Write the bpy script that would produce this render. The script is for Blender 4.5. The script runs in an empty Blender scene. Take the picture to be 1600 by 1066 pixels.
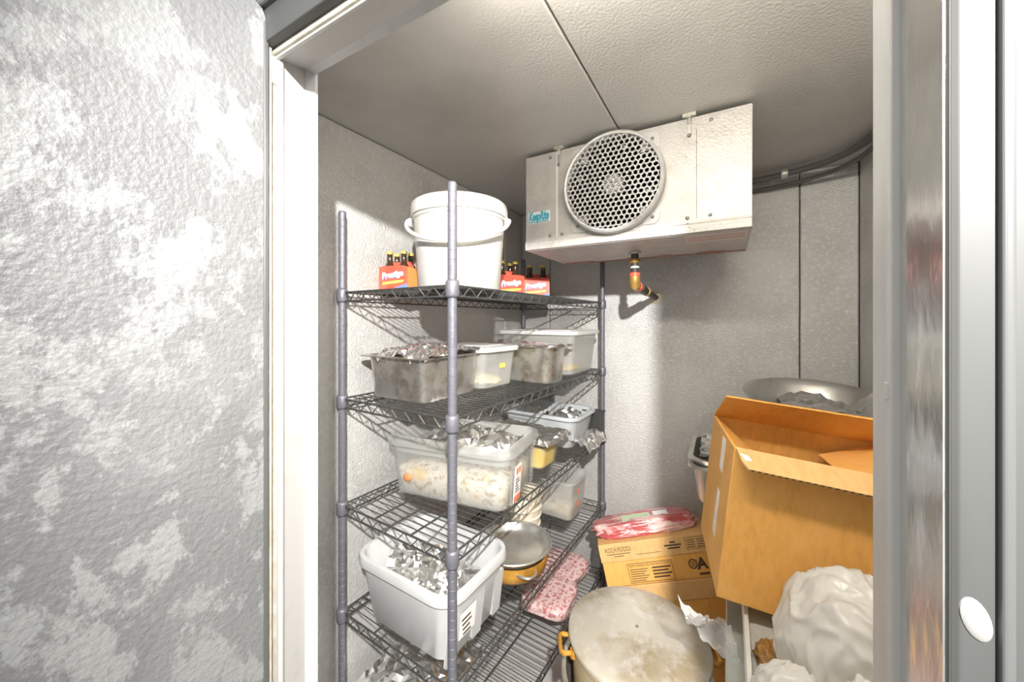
import bpy, bmesh, math, random
from mathutils import Vector, Matrix, noise
R = math.radians
PI = math.pi
random.seed(7)
scene = bpy.context.scene
COL = scene.collection
H0 = 1.49                      # lens height above the floor

# ------------------------------------------------------------------ camera
cam_d = bpy.data.cameras.new('camera')
cam_d.sensor_fit = 'HORIZONTAL'
cam_d.sensor_width = 36.0
cam_d.lens = 36.0 * 581.0 / 1600.0
cam_d.shift_y = -33.0 / 1600.0
cam_d.clip_start = 0.01
cam = bpy.data.objects.new('camera', cam_d)
cam.location = (0, 0, H0)
cam.rotation_euler = (PI / 2, 0, R(30.2))
COL.objects.link(cam)
scene.camera = cam

# ------------------------------------------------------------------ light
world = bpy.data.worlds.new('world')
scene.world = world
world.use_nodes = True
wb = world.node_tree.nodes['Background']
wb.inputs[0].default_value = (1.0, 0.985, 0.96, 1)
wb.inputs[1].default_value = 0.52

kd = bpy.data.lights.new('key_spot', 'SPOT')
kd.energy = 190
kd.color = (1.0, 0.97, 0.94)
kd.spot_size = R(104)
kd.spot_blend = 0.5
kd.shadow_soft_size = 0.022
key = bpy.data.objects.new('key_spot', kd)
key.location = (0.31, -0.36, H0 + 0.60)
key.rotation_euler = (Vector((-0.45, 2.0, 1.1)) - key.location).to_track_quat('-Z', 'Y').to_euler()
COL.objects.link(key)

vs = scene.view_settings
vs.view_transform = 'Standard'
vs.look = 'None'
vs.gamma = 1.0
vs.use_curve_mapping = False
vs.exposure = 0.92

# ------------------------------------------------------------------ materials
MATS = {}
def mat(name, color, rough=0.5, metal=0.0, mottle=None, bump=None, spec=0.5, coat=0.0, ramp=None, coords='Object'):
    """mottle=(scale, colour2, low, high[, detail, stretch])  bump=(scale, strength[, stretch, detail])"""
    m = bpy.data.materials.new(name); m.use_nodes = True
    nt = m.node_tree; N = nt.nodes; L = nt.links
    b = N['Principled BSDF']
    b.inputs['Base Color'].default_value = (*color, 1)
    b.inputs['Roughness'].default_value = rough
    b.inputs['Metallic'].default_value = metal
    b.inputs['Specular IOR Level'].default_value = spec
    b.inputs['Coat Weight'].default_value = coat
    b.inputs['Coat Roughness'].default_value = 0.1
    tc = N.new('ShaderNodeTexCoord')
    def vec(stretch):
        mp = N.new('ShaderNodeMapping'); mp.inputs['Scale'].default_value = stretch
        L.new(tc.outputs[coords], mp.inputs[0]); return mp.outputs[0]
    prev = None
    for k, mo in enumerate(mottle if isinstance(mottle, list) else ([mottle] if mottle else [])):
        sc, c2, lo, hi = mo[:4]
        det = mo[4] if len(mo) > 4 else 4
        st = mo[5] if len(mo) > 5 else (1, 1, 1)
        nz = N.new('ShaderNodeTexNoise'); nz.inputs['Scale'].default_value = sc; nz.inputs['Detail'].default_value = det
        nz.inputs['Roughness'].default_value = 0.72 if det > 10 else 0.6
        L.new(vec(st), nz.inputs['Vector'])
        cr = N.new('ShaderNodeMapRange'); cr.inputs[1].default_value = lo; cr.inputs[2].default_value = hi
        L.new(nz.outputs[0], cr.inputs[0])
        mx = N.new('ShaderNodeMix'); mx.data_type = 'RGBA'
        L.new(cr.outputs[0], mx.inputs[0])
        if prev is None: mx.inputs[6].default_value = (*color, 1)
        else: L.new(prev, mx.inputs[6])
        mx.inputs[7].default_value = (*c2, 1)
        prev = mx.outputs[2]
    if prev is not None: L.new(prev, b.inputs['Base Color'])
    if bump:
        sc, s = bump[:2]
        st = bump[2] if len(bump) > 2 else (1, 1, 1)
        nz = N.new('ShaderNodeTexNoise'); nz.inputs['Scale'].default_value = sc
        nz.inputs['Detail'].default_value = bump[3] if len(bump) > 3 else 2
        L.new(vec(st), nz.inputs['Vector'])
        bp = N.new('ShaderNodeBump'); bp.inputs['Strength'].default_value = s; bp.inputs['Distance'].default_value = 0.004
        L.new(nz.outputs[0], bp.inputs['Height']); L.new(bp.outputs[0], b.inputs['Normal'])
    MATS[name] = m
    return m

def clear_mat(name, color, clear, rough=0.25, mottle=None, translucent=0.4):
    """milky or clear thin plastic: see-through share 'clear', the rest diffuse + translucent + gloss"""
    m = mat(name, color, rough, 0.0, mottle, bump=(45, 0.12) if name != 'bag' else (26, 0.9, (1, 1, .45), 5))
    nt = m.node_tree; N = nt.nodes; L = nt.links
    b = N['Principled BSDF']; out = N['Material Output']
    tl = N.new('ShaderNodeBsdfTranslucent'); tl.inputs[0].default_value = (*color, 1)
    m1 = N.new('ShaderNodeMixShader'); m1.inputs[0].default_value = translucent
    L.new(b.outputs[0], m1.inputs[1]); L.new(tl.outputs[0], m1.inputs[2])
    tr = N.new('ShaderNodeBsdfTransparent'); tr.inputs[0].default_value = (0.96, 0.97, 0.97, 1)
    m2 = N.new('ShaderNodeMixShader'); m2.inputs[0].default_value = clear
    L.new(m1.outputs[0], m2.inputs[1]); L.new(tr.outputs[0], m2.inputs[2])
    L.new(m2.outputs[0], out.inputs[0])
    return m

G = lambda v, w=0.0: (v + w, v, v - w)
mat('stucco', (0.60, 0.595, 0.575), 0.42, 0.25, [(3.0, (0.46, 0.455, 0.435), 0.45, 0.75, 5), (60, (0.72, 0.715, 0.70), 0.5, 0.8, 2)], bump=(140, 1.0, (1, 1, 1), 3))
mat('stucco_ceiling', (0.62, 0.61, 0.585), 0.5, 0.2, [(2.2, (0.50, 0.49, 0.465), 0.45, 0.8, 4)], bump=(130, 0.35, (1, 1, 1), 3))
mat('joint', (0.10, 0.095, 0.085), 0.8)
mat('core', (0.35, 0.34, 0.32), 0.7)
mat('leaf_metal', (0.14, 0.143, 0.143), 0.55, 0.2, [(9.0, (0.225, 0.23, 0.228), 0.50, 0.535, 15, (1, 1, 0.75)), (2.5, (0.20, 0.205, 0.203), 0.5, 0.75, 3), (120, (0.17, 0.173, 0.17), 0.5, 0.85, 2)], bump=(110, 0.5, (1, 1, 1), 3))
mat('leaf_trim', (0.70, 0.71, 0.70), 0.4, 0.1)
mat('casing_pale', (0.085, 0.087, 0.085), 0.4, 0.1)
mat('gasket', (0.30, 0.275, 0.22), 0.7, 0, (40, (0.42, 0.40, 0.34), 0.4, 0.7))
mat('jamb_white', (0.43, 0.425, 0.41), 0.45, 0, (25, (0.38, 0.37, 0.35), 0.55, 0.8), bump=(30, 0.05))
mat('jamb_lip', (0.52, 0.51, 0.54), 0.45, 0.1)
mat('jamb_grey', (0.42, 0.425, 0.42), 0.45, 0.2, (14, (0.50, 0.505, 0.50), 0.4, 0.7, 3, (1, 1, 0.2)))
mat('casing_grey', (0.048, 0.050, 0.048), 0.5, 0.1, (9, (0.065, 0.067, 0.065), 0.4, 0.7, 3, (1, 1, 0.15)))
mat('shiny_strip', (0.80, 0.80, 0.79), 0.2, 0.95, (30, (0.62, 0.62, 0.60), 0.5, 0.8, 4, (1, 1, 0.3)), bump=(26, 0.5, (1, 1, 0.4), 4))
mat('white_plug', (0.22, 0.218, 0.21), 0.4, 0, (60, (0.15, 0.145, 0.135), 0.6, 0.9))
mat('floor', (0.60, 0.595, 0.575), 0.45, 0.2, (5, (0.42, 0.41, 0.385), 0.45, 0.75, 5), bump=(60, 0.2))
mat('post', (0.15, 0.15, 0.175), 0.45, 0.3, (60, (0.20, 0.20, 0.23), 0.5, 0.8), bump=(90, 0.2))
mat('wire', (0.085, 0.085, 0.085), 0.38, 0.5, (22, (0.17, 0.165, 0.15), 0.5, 0.8))
mat('unit_metal', (0.46, 0.44, 0.415), 0.42, 0.2, [(14, (0.35, 0.33, 0.305), 0.45, 0.75, 5), (120, (0.51, 0.49, 0.465), 0.5, 0.8, 2)], bump=(140, 0.4, (1, 1, 1), 3))
mat('unit_pan', (0.60, 0.56, 0.53), 0.45, 0.25, [(18, (0.52, 0.42, 0.39), 0.48, 0.75, 5)], bump=(60, 0.25))
mat('guard', (0.50, 0.495, 0.485), 0.45, 0.15, (40, (0.42, 0.41, 0.40), 0.5, 0.8))
mat('fan_blade', (0.55, 0.545, 0.53), 0.5, 0.1)
mat('dark', (0.06, 0.058, 0.052), 0.7)
mat('coil', (0.45, 0.44, 0.42), 0.6, 0.1, (200, (0.30, 0.29, 0.28), 0.4, 0.6, 1, (1, 1, 0.02)))
mat('screw', (0.28, 0.26, 0.24), 0.45, 0.7)
mat('zinc', (0.52, 0.50, 0.45), 0.4, 0.6)
mat('teal', (0.03, 0.32, 0.42), 0.5)
mat('pale_plate', (0.66, 0.70, 0.70), 0.5)
mat('warn_red', (0.55, 0.22, 0.19), 0.55)
mat('warn_paper', (0.72, 0.68, 0.65), 0.55)
mat('rust', (0.36, 0.20, 0.17), 0.7)
mat('pipe_black', (0.045, 0.042, 0.035), 0.45)
mat('brass', (0.55, 0.34, 0.10), 0.35, 0.7)
mat('pipe_red', (0.75, 0.10, 0.05), 0.4)
mat('conduit', (0.10, 0.095, 0.09), 0.5)
mat('sealant', (0.62, 0.56, 0.42), 0.6)
mat('fill_base', (0.6, 0.6, 0.58), 0.5, 0.4)
mat('bucket', (0.56, 0.55, 0.52), 0.35, 0, [(9, (0.50, 0.48, 0.43), 0.5, 0.8, 5)], bump=(20, 0.06))
mat('grime', (0.30, 0.25, 0.17), 0.7)
mat('carrier_red', (0.80, 0.085, 0.05), 0.45, 0, (25, (0.86, 0.15, 0.09), 0.4, 0.7))
mat('carrier_orange', (0.86, 0.40, 0.12), 0.5)
mat('print_white', (0.85, 0.85, 0.88), 0.5)
mat('print_blue', (0.16, 0.26, 0.62), 0.5)
mat('print_gold', (0.90, 0.58, 0.12), 0.5)
mat('bottle_glass', (0.050, 0.028, 0.014), 0.12, 0, spec=0.8)
mat('cap_yellow', (0.70, 0.55, 0.14), 0.35, 0.4)
mat('steel_pan', (0.62, 0.60, 0.56), 0.30, 0.85, [(16, (0.40, 0.36, 0.31), 0.47, 0.62, 7), (7, (0.34, 0.23, 0.12), 0.60, 0.72, 6)], bump=(40, 0.15))
mat('steel', (0.74, 0.73, 0.70), 0.30, 0.85, (14, (0.55, 0.53, 0.49), 0.5, 0.8), bump=(22, 0.12))
mat('foil', (0.90, 0.895, 0.875), 0.24, 0.95)
mat('foil_dull', (0.62, 0.61, 0.585), 0.32, 0.9, (20, (0.78, 0.77, 0.75), 0.45, 0.7))
clear_mat('milky', (0.83, 0.825, 0.80), 0.68, 0.3, (20, (0.72, 0.69, 0.63), 0.5, 0.8, 5))
clear_mat('milky_thick', (0.80, 0.80, 0.78), 0.76, 0.3, (22, (0.78, 0.74, 0.68), 0.52, 0.8, 5))
clear_mat('clear_tub', (0.80, 0.78, 0.70), 0.82, 0.18)
mat('lid_white', (0.60, 0.60, 0.58), 0.35, 0, (18, (0.54, 0.53, 0.50), 0.5, 0.8))
mat('yellow_food', (0.88, 0.56, 0.03), 0.4, 0, (30, (0.90, 0.72, 0.22), 0.45, 0.7), bump=(60, 0.4))
mat('yellow_pale', (0.90, 0.83, 0.45), 0.4, 0, (40, (0.86, 0.84, 0.66), 0.45, 0.7))
mat('food_pale', (0.72, 0.65, 0.54), 0.6, 0, [(45, (0.33, 0.22, 0.12), 0.50, 0.62, 6), (12, (0.75, 0.52, 0.20), 0.54, 0.70, 4)], bump=(90, 0.8))
mat('food_red', (0.78, 0.24, 0.09), 0.5)
mat('food_dark', (0.17, 0.17, 0.13), 0.5, 0, (30, (0.28, 0.27, 0.22), 0.5, 0.7))
mat('grey_plastic', (0.46, 0.49, 0.51), 0.35, 0, (12, (0.56, 0.585, 0.60), 0.45, 0.75))
mat('white_plastic', (0.56, 0.57, 0.57), 0.32, 0, (8, (0.51, 0.52, 0.515), 0.5, 0.8))
mat('black_plastic', (0.04, 0.04, 0.04), 0.5)
mat('gold_pot', (0.72, 0.38, 0.065), 0.36, 0.55, [(14, (0.50, 0.24, 0.035), 0.47, 0.72, 6)], bump=(30, 0.2))
mat('alu_lid', (0.70, 0.65, 0.55), 0.34, 0.6, [(5, (0.46, 0.37, 0.22), 0.48, 0.66, 7), (26, (0.80, 0.78, 0.73), 0.5, 0.75, 5)], bump=(50, 0.12))
mat('alu_pot', (0.70, 0.58, 0.36), 0.36, 0.6, [(9, (0.58, 0.33, 0.07), 0.46, 0.70, 6)], bump=(30, 0.15))
mat('alu_grey', (0.60, 0.59, 0.55), 0.36, 0.7, (9, (0.48, 0.44, 0.36), 0.48, 0.72, 5))
mat('cream_tub', (0.80, 0.74, 0.60), 0.4, 0, (9, (0.52, 0.36, 0.16), 0.52, 0.75))
mat('card', (0.80, 0.42, 0.10), 0.68, 0, [(70, (0.68, 0.34, 0.075), 0.42, 0.72, 4, (1, 1, 0.35)), (5, (0.84, 0.47, 0.14), 0.45, 0.75)], bump=(150, 0.12))
mat('card_pale', (0.73, 0.455, 0.185), 0.68, 0, [(70, (0.64, 0.375, 0.135), 0.42, 0.72, 4, (1, 1, 0.35))], bump=(150, 0.12))
mat('card_edge', (0.74, 0.50, 0.24), 0.7)
mat('card_flute', (0.22, 0.12, 0.04), 0.8)
mat('ink', (0.075, 0.045, 0.025), 0.6)
mat('tape', (0.80, 0.70, 0.55), 0.15, 0, spec=0.8)
mat('tape_white', (0.90, 0.88, 0.86), 0.3)
mat('meat', (0.48, 0.085, 0.09), 0.28, 0, [(9, (0.80, 0.58, 0.55), 0.49, 0.58, 5, (.8, 3, 3)), (30, (0.62, 0.20, 0.20), 0.5, 0.7)], bump=(26, 0.4), coat=0.6)
mat('meat_pale', (0.78, 0.58, 0.56), 0.35, 0, [(60, (0.52, 0.17, 0.18), 0.50, 0.58, 5)], bump=(40, 0.4), coat=0.4)
mat('label_green', (0.52, 0.62, 0.42), 0.5)
mat('label_paper', (0.86, 0.86, 0.84), 0.5)
mat('label_red', (0.80, 0.22, 0.10), 0.5)
mat('bin_lid', (0.42, 0.43, 0.40), 0.4, 0, [(11, (0.60, 0.59, 0.53), 0.47, 0.7, 5)], bump=(30, 0.2))
mat('bin_side', (0.30, 0.325, 0.30), 0.3, 0, (8, (0.38, 0.40, 0.37), 0.5, 0.8))
mat('bin_rim', (0.62, 0.63, 0.61), 0.3, 0, (30, (0.72, 0.725, 0.71), 0.45, 0.7, 3, (1, 0.2, 1)))
mat('crumbs', (0.30, 0.15, 0.035), 0.6, 0, (40, (0.50, 0.29, 0.09), 0.5, 0.7), bump=(70, 0.8))
clear_mat('bag', (0.86, 0.845, 0.80), 0.14, 0.16, (6, (0.78, 0.745, 0.68), 0.48, 0.75, 4), 0.3)
clear_mat('film', (0.85, 0.85, 0.84), 0.58, 0.12, None, 0.2)
gm = mat('fill_tube', (1, 1, 1), 0.4)  # glow of the added fill batten, never in view
gb = gm.node_tree.nodes['Principled BSDF']
gb.inputs['Emission Color'].default_value = (1.0, 0.93, 0.82, 1)
gb.inputs['Emission Strength'].default_value = 38.0

# ------------------------------------------------------------------ mesh helpers
def link(name, me, material, parent=None, smooth=False, loc=None, rot=None):
    o = bpy.data.objects.new(name, me)
    COL.objects.link(o)
    if material is not None and not me.materials:
        me.materials.append(MATS[material])
    if smooth:
        for p in me.polygons: p.use_smooth = True
    if parent is not None: o.parent = parent
    if loc is not None: o.location = loc
    if rot is not None: o.rotation_euler = rot
    return o

class MB:
    def __init__(s): s.v = []; s.f = []
    def add(s, vs_, fs_):
        n = len(s.v); s.v += [tuple(p) for p in vs_]; s.f += [tuple(i + n for i in f) for f in fs_]; return s
    def box(s, a, b):
        x0, y0, z0 = a; x1, y1, z1 = b
        return s.add([(x0,y0,z0),(x1,y0,z0),(x1,y1,z0),(x0,y1,z0),(x0,y0,z1),(x1,y0,z1),(x1,y1,z1),(x0,y1,z1)],
                     [(0,3,2,1),(4,5,6,7),(0,1,5,4),(1,2,6,5),(2,3,7,6),(3,0,4,7)])
    def prism(s, pts, axis, a, b):
        """2-D outline pts swept along axis ('x','y','z') from a to b"""
        def P(p, t):
            return {'x': (t, p[0], p[1]), 'y': (p[0], t, p[1]), 'z': (p[0], p[1], t)}[axis]
        n = len(pts)
        vs_ = [P(p, a) for p in pts] + [P(p, b) for p in pts]
        fs_ = [tuple(range(n)), tuple(range(2*n-1, n-1, -1))] + [(i, (i+1) % n, n+(i+1) % n, n+i) for i in range(n)]
        return s.add(vs_, fs_)
    def tube(s, pts, r, n=6, cap=True):
        pts = [Vector(p) for p in pts]
        rings = []
        up = None
        for i, p in enumerate(pts):
            t = (pts[min(i+1, len(pts)-1)] - pts[max(i-1, 0)]).normalized()
            if up is None:
                up = Vector((0, 0, 1)) if abs(t.z) < 0.9 else Vector((1, 0, 0))
            a = t.cross(up).normalized(); b_ = a.cross(t).normalized(); up = b_
            rr = r[i] if isinstance(r, (list, tuple)) else r
            rings.append([p + a*math.cos(2*PI*k/n)*rr + b_*math.sin(2*PI*k/n)*rr for k in range(n)])
        vs_ = [q for ring in rings for q in ring]; fs_ = []
        for i in range(len(rings)-1):
            for k in range(n):
                fs_.append((i*n+k, i*n+(k+1) % n, (i+1)*n+(k+1) % n, (i+1)*n+k))
        if cap: fs_ += [tuple(range(n-1, -1, -1)), tuple(range((len(rings)-1)*n, len(rings)*n))]
        return s.add(vs_, fs_)
    def lathe(s, prof, n=32, axis='z', c=(0, 0, 0), closed=False):
        vs_ = []; fs_ = []
        for r, h in prof:
            for k in range(n):
                a = 2*PI*k/n; x, y = r*math.cos(a), r*math.sin(a)
                p = {'z': (x, y, h), 'y': (x, h, y), 'x': (h, x, y)}[axis]
                vs_.append((p[0]+c[0], p[1]+c[1], p[2]+c[2]))
        m = len(prof)
        for i in range(m if closed else m-1):
            j = (i+1) % m
            for k in range(n):
                fs_.append((i*n+k, i*n+(k+1) % n, j*n+(k+1) % n, j*n+k))
        if not closed:
            if prof[0][0] > 1e-5: fs_.append(tuple(range(n-1, -1, -1)))
            if prof[-1][0] > 1e-5: fs_.append(tuple(range((m-1)*n, m*n)))
        return s.add(vs_, fs_)
    def loft(s, rings, nc=5, caps=True):
        """rounded-rectangle rings (w, d, z, corner radius[, dx, dy])"""
        vs_ = []; fs_ = []; n = 4*(nc+1)
        for rg in rings:
            w, d, z, rc = rg[:4]; dx, dy = (rg[4], rg[5]) if len(rg) > 4 else (0, 0)
            rc = min(rc, w/2-1e-4, d/2-1e-4)
            for q, (sx, sy) in enumerate(((1, 1), (-1, 1), (-1, -1), (1, -1))):
                for k in range(nc+1):
                    a = q*PI/2 + k/nc*PI/2
                    vs_.append((dx + sx*(w/2-rc) + rc*math.cos(a), dy + sy*(d/2-rc) + rc*math.sin(a), z))
        for i in range(len(rings)-1):
            for k in range(n): fs_.append((i*n+k, i*n+(k+1) % n, (i+1)*n+(k+1) % n, (i+1)*n+k))
        if caps: fs_ += [tuple(range(n-1, -1, -1)), tuple(range((len(rings)-1)*n, len(rings)*n))]
        return s.add(vs_, fs_)
    def mesh(s, name, bevel=0.0, seg=2, fix=True):
        me = bpy.data.meshes.new(name); me.from_pydata(s.v, [], s.f); me.update()
        if fix or bevel:
            bm = bmesh.new(); bm.from_mesh(me)
            bmesh.ops.remove_doubles(bm, verts=bm.verts, dist=1e-6)
            if bevel: bmesh.ops.bevel(bm, geom=list(bm.edges), offset=bevel, segments=seg, affect='EDGES', clamp_overlap=True, profile=0.5)
            bmesh.ops.recalc_face_normals(bm, faces=bm.faces)
            bm.to_mesh(me); bm.free()
        return me
    def build(s, name, material, parent=None, bevel=0.0, smooth=False, loc=None, rot=None, seg=2):
        o = link(name, s.mesh(name, bevel, seg), material, parent, smooth, loc, rot)
        if smooth: auto_smooth(o)
        return o

def auto_smooth(o, deg=38):
    me = o.data
    bm = bmesh.new(); bm.from_mesh(me)
    for e in bm.edges:
        if len(e.link_faces) == 2 and e.calc_face_angle(0) > R(deg): e.smooth = False
    bm.to_mesh(me); bm.free()

def tag(o, label, cat, group=None, kind=None):
    o['label'] = label; o['category'] = cat
    if group: o['group'] = group
    if kind: o['kind'] = kind
    return o
def struct(o, label=None, cat=None):
    o['kind'] = 'structure'
    if label: o['label'] = label
    if cat: o['category'] = cat
    return o
def thing(name, label, cat, loc=(0, 0, 0), rotz=0, group=None, rot=None):
    o = bpy.data.objects.new(name, None); o.empty_display_size = 0.05
    COL.objects.link(o); o.location = loc
    o.rotation_euler = rot if rot is not None else (0, 0, rotz)
    return tag(o, label, cat, group)
def copy_tree(o, parent=None):
    c = o.copy(); COL.objects.link(c)
    if parent is not None: c.parent = parent
    for ch in list(o.children): copy_tree(ch, c)
    return c

def text_mesh(body, size, shear=0.0, extrude=0.0004, bold=0.0):
    cu = bpy.data.curves.new('print', 'FONT')
    cu.body = body; cu.size = size; cu.shear = shear; cu.extrude = extrude; cu.offset = bold
    cu.align_x = 'LEFT'; cu.resolution_u = 3
    o = bpy.data.objects.new('print', cu); COL.objects.link(o)
    dg = bpy.context.evaluated_depsgraph_get(); dg.update()
    me = bpy.data.meshes.new_from_object(o.evaluated_get(dg))
    bpy.data.objects.remove(o)
    me.materials.clear()
    return me
def text_on_front(name, body, size, x, y, z, material, parent, width=None, shear=0, bold=0.0, rot=None):
    """writing on a face that looks towards -y"""
    me = text_mesh(body, size, shear, bold=bold)
    xs = [v.co.x for v in me.vertices]; w = max(xs) - min(xs)
    o = link(name, me, material, parent, loc=(x, y, z), rot=rot or (PI/2, 0, 0))
    if width: o.scale = (width / w, 1, 1)
    return o

def crumple_sheet(nx, ny, shape, amp, freq, seed, jitter=0.25):
    """shape(u, v) -> Vector base point, u v in 0..1; facets folded by noise"""
    rnd = random.Random(seed)
    vs_ = []; fs_ = []
    off = Vector((seed*3.1, seed*1.7, seed*0.9))
    for j in range(ny+1):
        for i in range(nx+1):
            u = min(max((i + rnd.uniform(-jitter, jitter)*(0 < i < nx)) / nx, 0), 1)
            v = min(max((j + rnd.uniform(-jitter, jitter)*(0 < j < ny)) / ny, 0), 1)
            p = Vector(shape(u, v))
            q = p*freq + off
            n1 = noise.noise(q); n2 = noise.noise(q*2.3 + Vector((5, 1, 2)))
            a = amp(u, v) if callable(amp) else amp
            p += Vector((noise.noise(q + Vector((9, 0, 0)))*0.6, noise.noise(q + Vector((0, 9, 0)))*0.6, 1.0 - 2.2*abs(n1) + 0.7*n2 + rnd.uniform(-0.35, 0.35)))*a
            vs_.append(p)
    for j in range(ny):
        for i in range(nx):
            a = j*(nx+1)+i
            q = (a, a+1, a+nx+2, a+nx+1)
            fs_ += ([(q[0], q[1], q[2]), (q[0], q[2], q[3])] if rnd.random() < .5 else [(q[0], q[1], q[3]), (q[1], q[2], q[3])])
    m = MB(); m.add(vs_, fs_); return m

def blob(seed, rx, ry, rz, sub=3, amp=0.2, freq=3.0, flat_bottom=True, ridge=0.0, fac=0.5, box=2.0):
    bm = bmesh.new(); bmesh.ops.create_icosphere(bm, subdivisions=sub, radius=1.0)
    rnd = random.Random(seed); off = Vector((seed*2.3, seed*0.7, seed*1.9))
    for v in bm.verts:
        d = v.co.normalized()
        n1 = noise.noise(d*freq + off); n2 = noise.noise(d*freq*2.7 + off)
        k = 1 + amp*(n1 + fac*n2) + ridge*(0.5 - abs(noise.noise(d*freq*1.6 - off))*2)
        k *= (abs(d.x)**box + abs(d.y)**box + abs(d.z)**box)**(-1/box)
        v.co = Vector((d.x*rx*k, d.y*ry*k, d.z*rz*k))
        if flat_bottom and v.co.z < -0.72*rz: v.co.z = -0.72*rz
    if flat_bottom:
        for v in bm.verts: v.co.z += 0.72*rz
    me = bpy.data.meshes.new('blob'); bm.to_mesh(me); bm.free(); return me

def tub_mesh(w, d, h, taper=0.9, rc=0.035, t=0.004, rim=0.012, rim_h=0.016, foot=0.0):
    """open container, outer size at the top w x d, standing on z=0"""
    m = MB()
    wb, db = w*taper - 2*rim, d*taper - 2*rim
    wt, dt = w - 2*rim, d - 2*rim
    m.loft([(wb-.012, db-.012, 0, rc*.8), (wb, db, .006, rc*.85), (wt, dt, h-rim_h, rc), (w, d, h-rim_h, rc+rim), (w+.002, d+.002, h-rim_h*.4, rc+rim), (w-.004, d-.004, h, rc+rim),
            (wt-2*t+.004, dt-2*t+.004, h, rc), (wt-2*t, dt-2*t, h-.004, rc-t), (wb-2*t, db-2*t, t+.004, rc*.8), (wb-2*t-.01, db-2*t-.01, t, rc*.7)])
    return m

# ------------------------------------------------------------------ the cold room
XL, XR, YF, YB, ZC = -1.15, 0.48, 0.45, 2.10, H0 + 0.672
XM = (XL + XR) / 2
flo = MB().box((-3.0, -2.2, -0.05), (2.2, YB + 0.1, 0.0)).build('floor', 'floor'); struct(flo, 'light grey metal floor under the shelving', 'floor')

def panel(name, a, b, material, parent, bev=0.004):
    return MB().box(a, b).build(name, material, parent, bevel=bev)
T = 0.004
wl = MB().box((XL-0.1, YF-0.09, 0), (XL-0.012, YB+0.1, ZC+0.1)).build('wall_left', 'joint'); struct(wl, 'textured grey metal panel wall beside the shelving', 'wall')
for y0, y1 in ((YF-0.08, 0.672), (0.672, 1.892), (1.892, YB+0.012)):
    panel('panel', (XL-0.014, y0+T/2, 0), (XL, y1-T/2, ZC-0.002), 'stucco', wl)
wk = MB().box((XL-0.1, YB+0.012, 0), (XR+0.1, YB+0.1, ZC+0.1)).build('wall_back', 'joint'); struct(wk, 'textured grey metal panel wall behind the cooling unit', 'wall')
for x0, x1 in ((XL, -0.953), (-0.953, 0.278), (0.278, XR)):
    panel('panel', (x0+T/2, YB, 0), (x1-T/2, YB+0.014, ZC-0.002), 'stucco', wk)
wr = MB().box((XR+0.012, YF-0.09, 0), (XR+0.1, YB+0.1, ZC+0.1)).build('wall_right', 'joint'); struct(wr, 'grey metal panel wall at the far right corner', 'wall')
for y0, y1 in ((YF-0.08, 0.672), (0.672, 1.892), (1.892, YB+0.0)):
    panel('panel', (XR, y0+T/2, 0), (XR+0.014, y1-T/2, ZC-0.002), 'stucco', wr)
ce = MB().box((XL-0.1, YF-0.09, ZC+0.012), (XR+0.1, YB+0.1, ZC+0.1)).build('ceiling', 'joint'); struct(ce, 'grey metal ceiling with one seam', 'ceiling')
for x0, x1 in ((XL-0.01, XM), (XM, XR+0.01)):
    panel('panel', (x0+T/2, YF-0.02, ZC), (x1-T/2, YB+0.01, ZC+0.014), 'stucco_ceiling', ce)
# front wall with the door opening
OXL, OXR, OZ = -0.742, 0.118, H0 + 0.507
YO = 0.356
wf = MB()
wf.box((XL-0.1, YO, 0), (OXL-0.02, YF, ZC+0.1)).box((OXR+0.045, YO, 0), (1.9, YF, ZC+0.1)).box((OXL-0.02, YO, OZ+0.03), (OXR+0.045, YF, ZC+0.1)).box((-2.6, YO, 0), (XL-0.1, YF, ZC+0.1))
wf = wf.build('wall_front', 'leaf_metal'); struct(wf, 'textured metal wall with the doorway, at the right edge of the photo', 'wall')

# door frame
fr = thing('trim_1', 'white and grey metal frame around the cold room doorway', 'door frame'); fr['kind'] = 'structure'
jl = MB().prism([(-0.7146, .380), (-0.738, .438), (-0.728, .452), (-0.785, .452), (-0.785, .380)], 'z', 0, OZ+0.03).build('left_jamb', 'jamb_white', fr)
MB().prism([(-0.7375, .4385), (-0.7265, .4525), (-0.7265, .458), (-0.79, .458), (-0.79, .45), (-.745, .45)], 'z', 0, OZ+0.02).build('jamb_lip', 'jamb_lip', fr)
MB().prism([(-0.709, .372), (-0.7085, .379), (-0.712, .3835), (-0.722, .3835), (-0.722, .372)], 'z', 0, H0+.485).build('jamb_bead', 'jamb_white', fr, bevel=0.0015)
MB().prism([(-0.7165, .358), (-0.7175, .373), (-0.735, .373), (-0.735, .358)], 'z', 0, H0+.475).build('gasket', 'gasket', fr)
MB().box((-0.735, .350, H0+.43), (-0.712, .374, H0+.484)).build('corner_block', 'leaf_trim', fr, bevel=.002)
# header underside slopes up towards the inside
hd = MB().prism([(.380, H0+.482), (.438, H0+.5035), (.452, H0+.498), (.452, OZ+.035), (.380, OZ+.035)], 'x', OXL, OXR+.03).build('header', 'jamb_white', fr)
MB().prism([(.362, H0+.4785), (.372, H0+.476), (.380, H0+.481), (.380, H0+.495), (.362, H0+.495)], 'x', -0.712, OXR+.01).build('header_gasket', 'gasket', fr, bevel=.0015)
MB().prism([(.367, H0+.4745), (.3745, H0+.4745), (.3745, H0+.479), (.367, H0+.479)], 'x', -0.712, OXR+.01).build('header_bead', 'jamb_white', fr, bevel=.0012)
MB().box((-0.76, .345, H0+.487), (OXR+.1, .362, H0+.545)).build('header_casing', 'casing_grey', fr, bevel=.002)
MB().box((-0.76, .335, H0+.545), (OXR+.1, .362, H0+.566)).build('header_trim', 'casing_pale', fr, bevel=.004)
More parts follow.
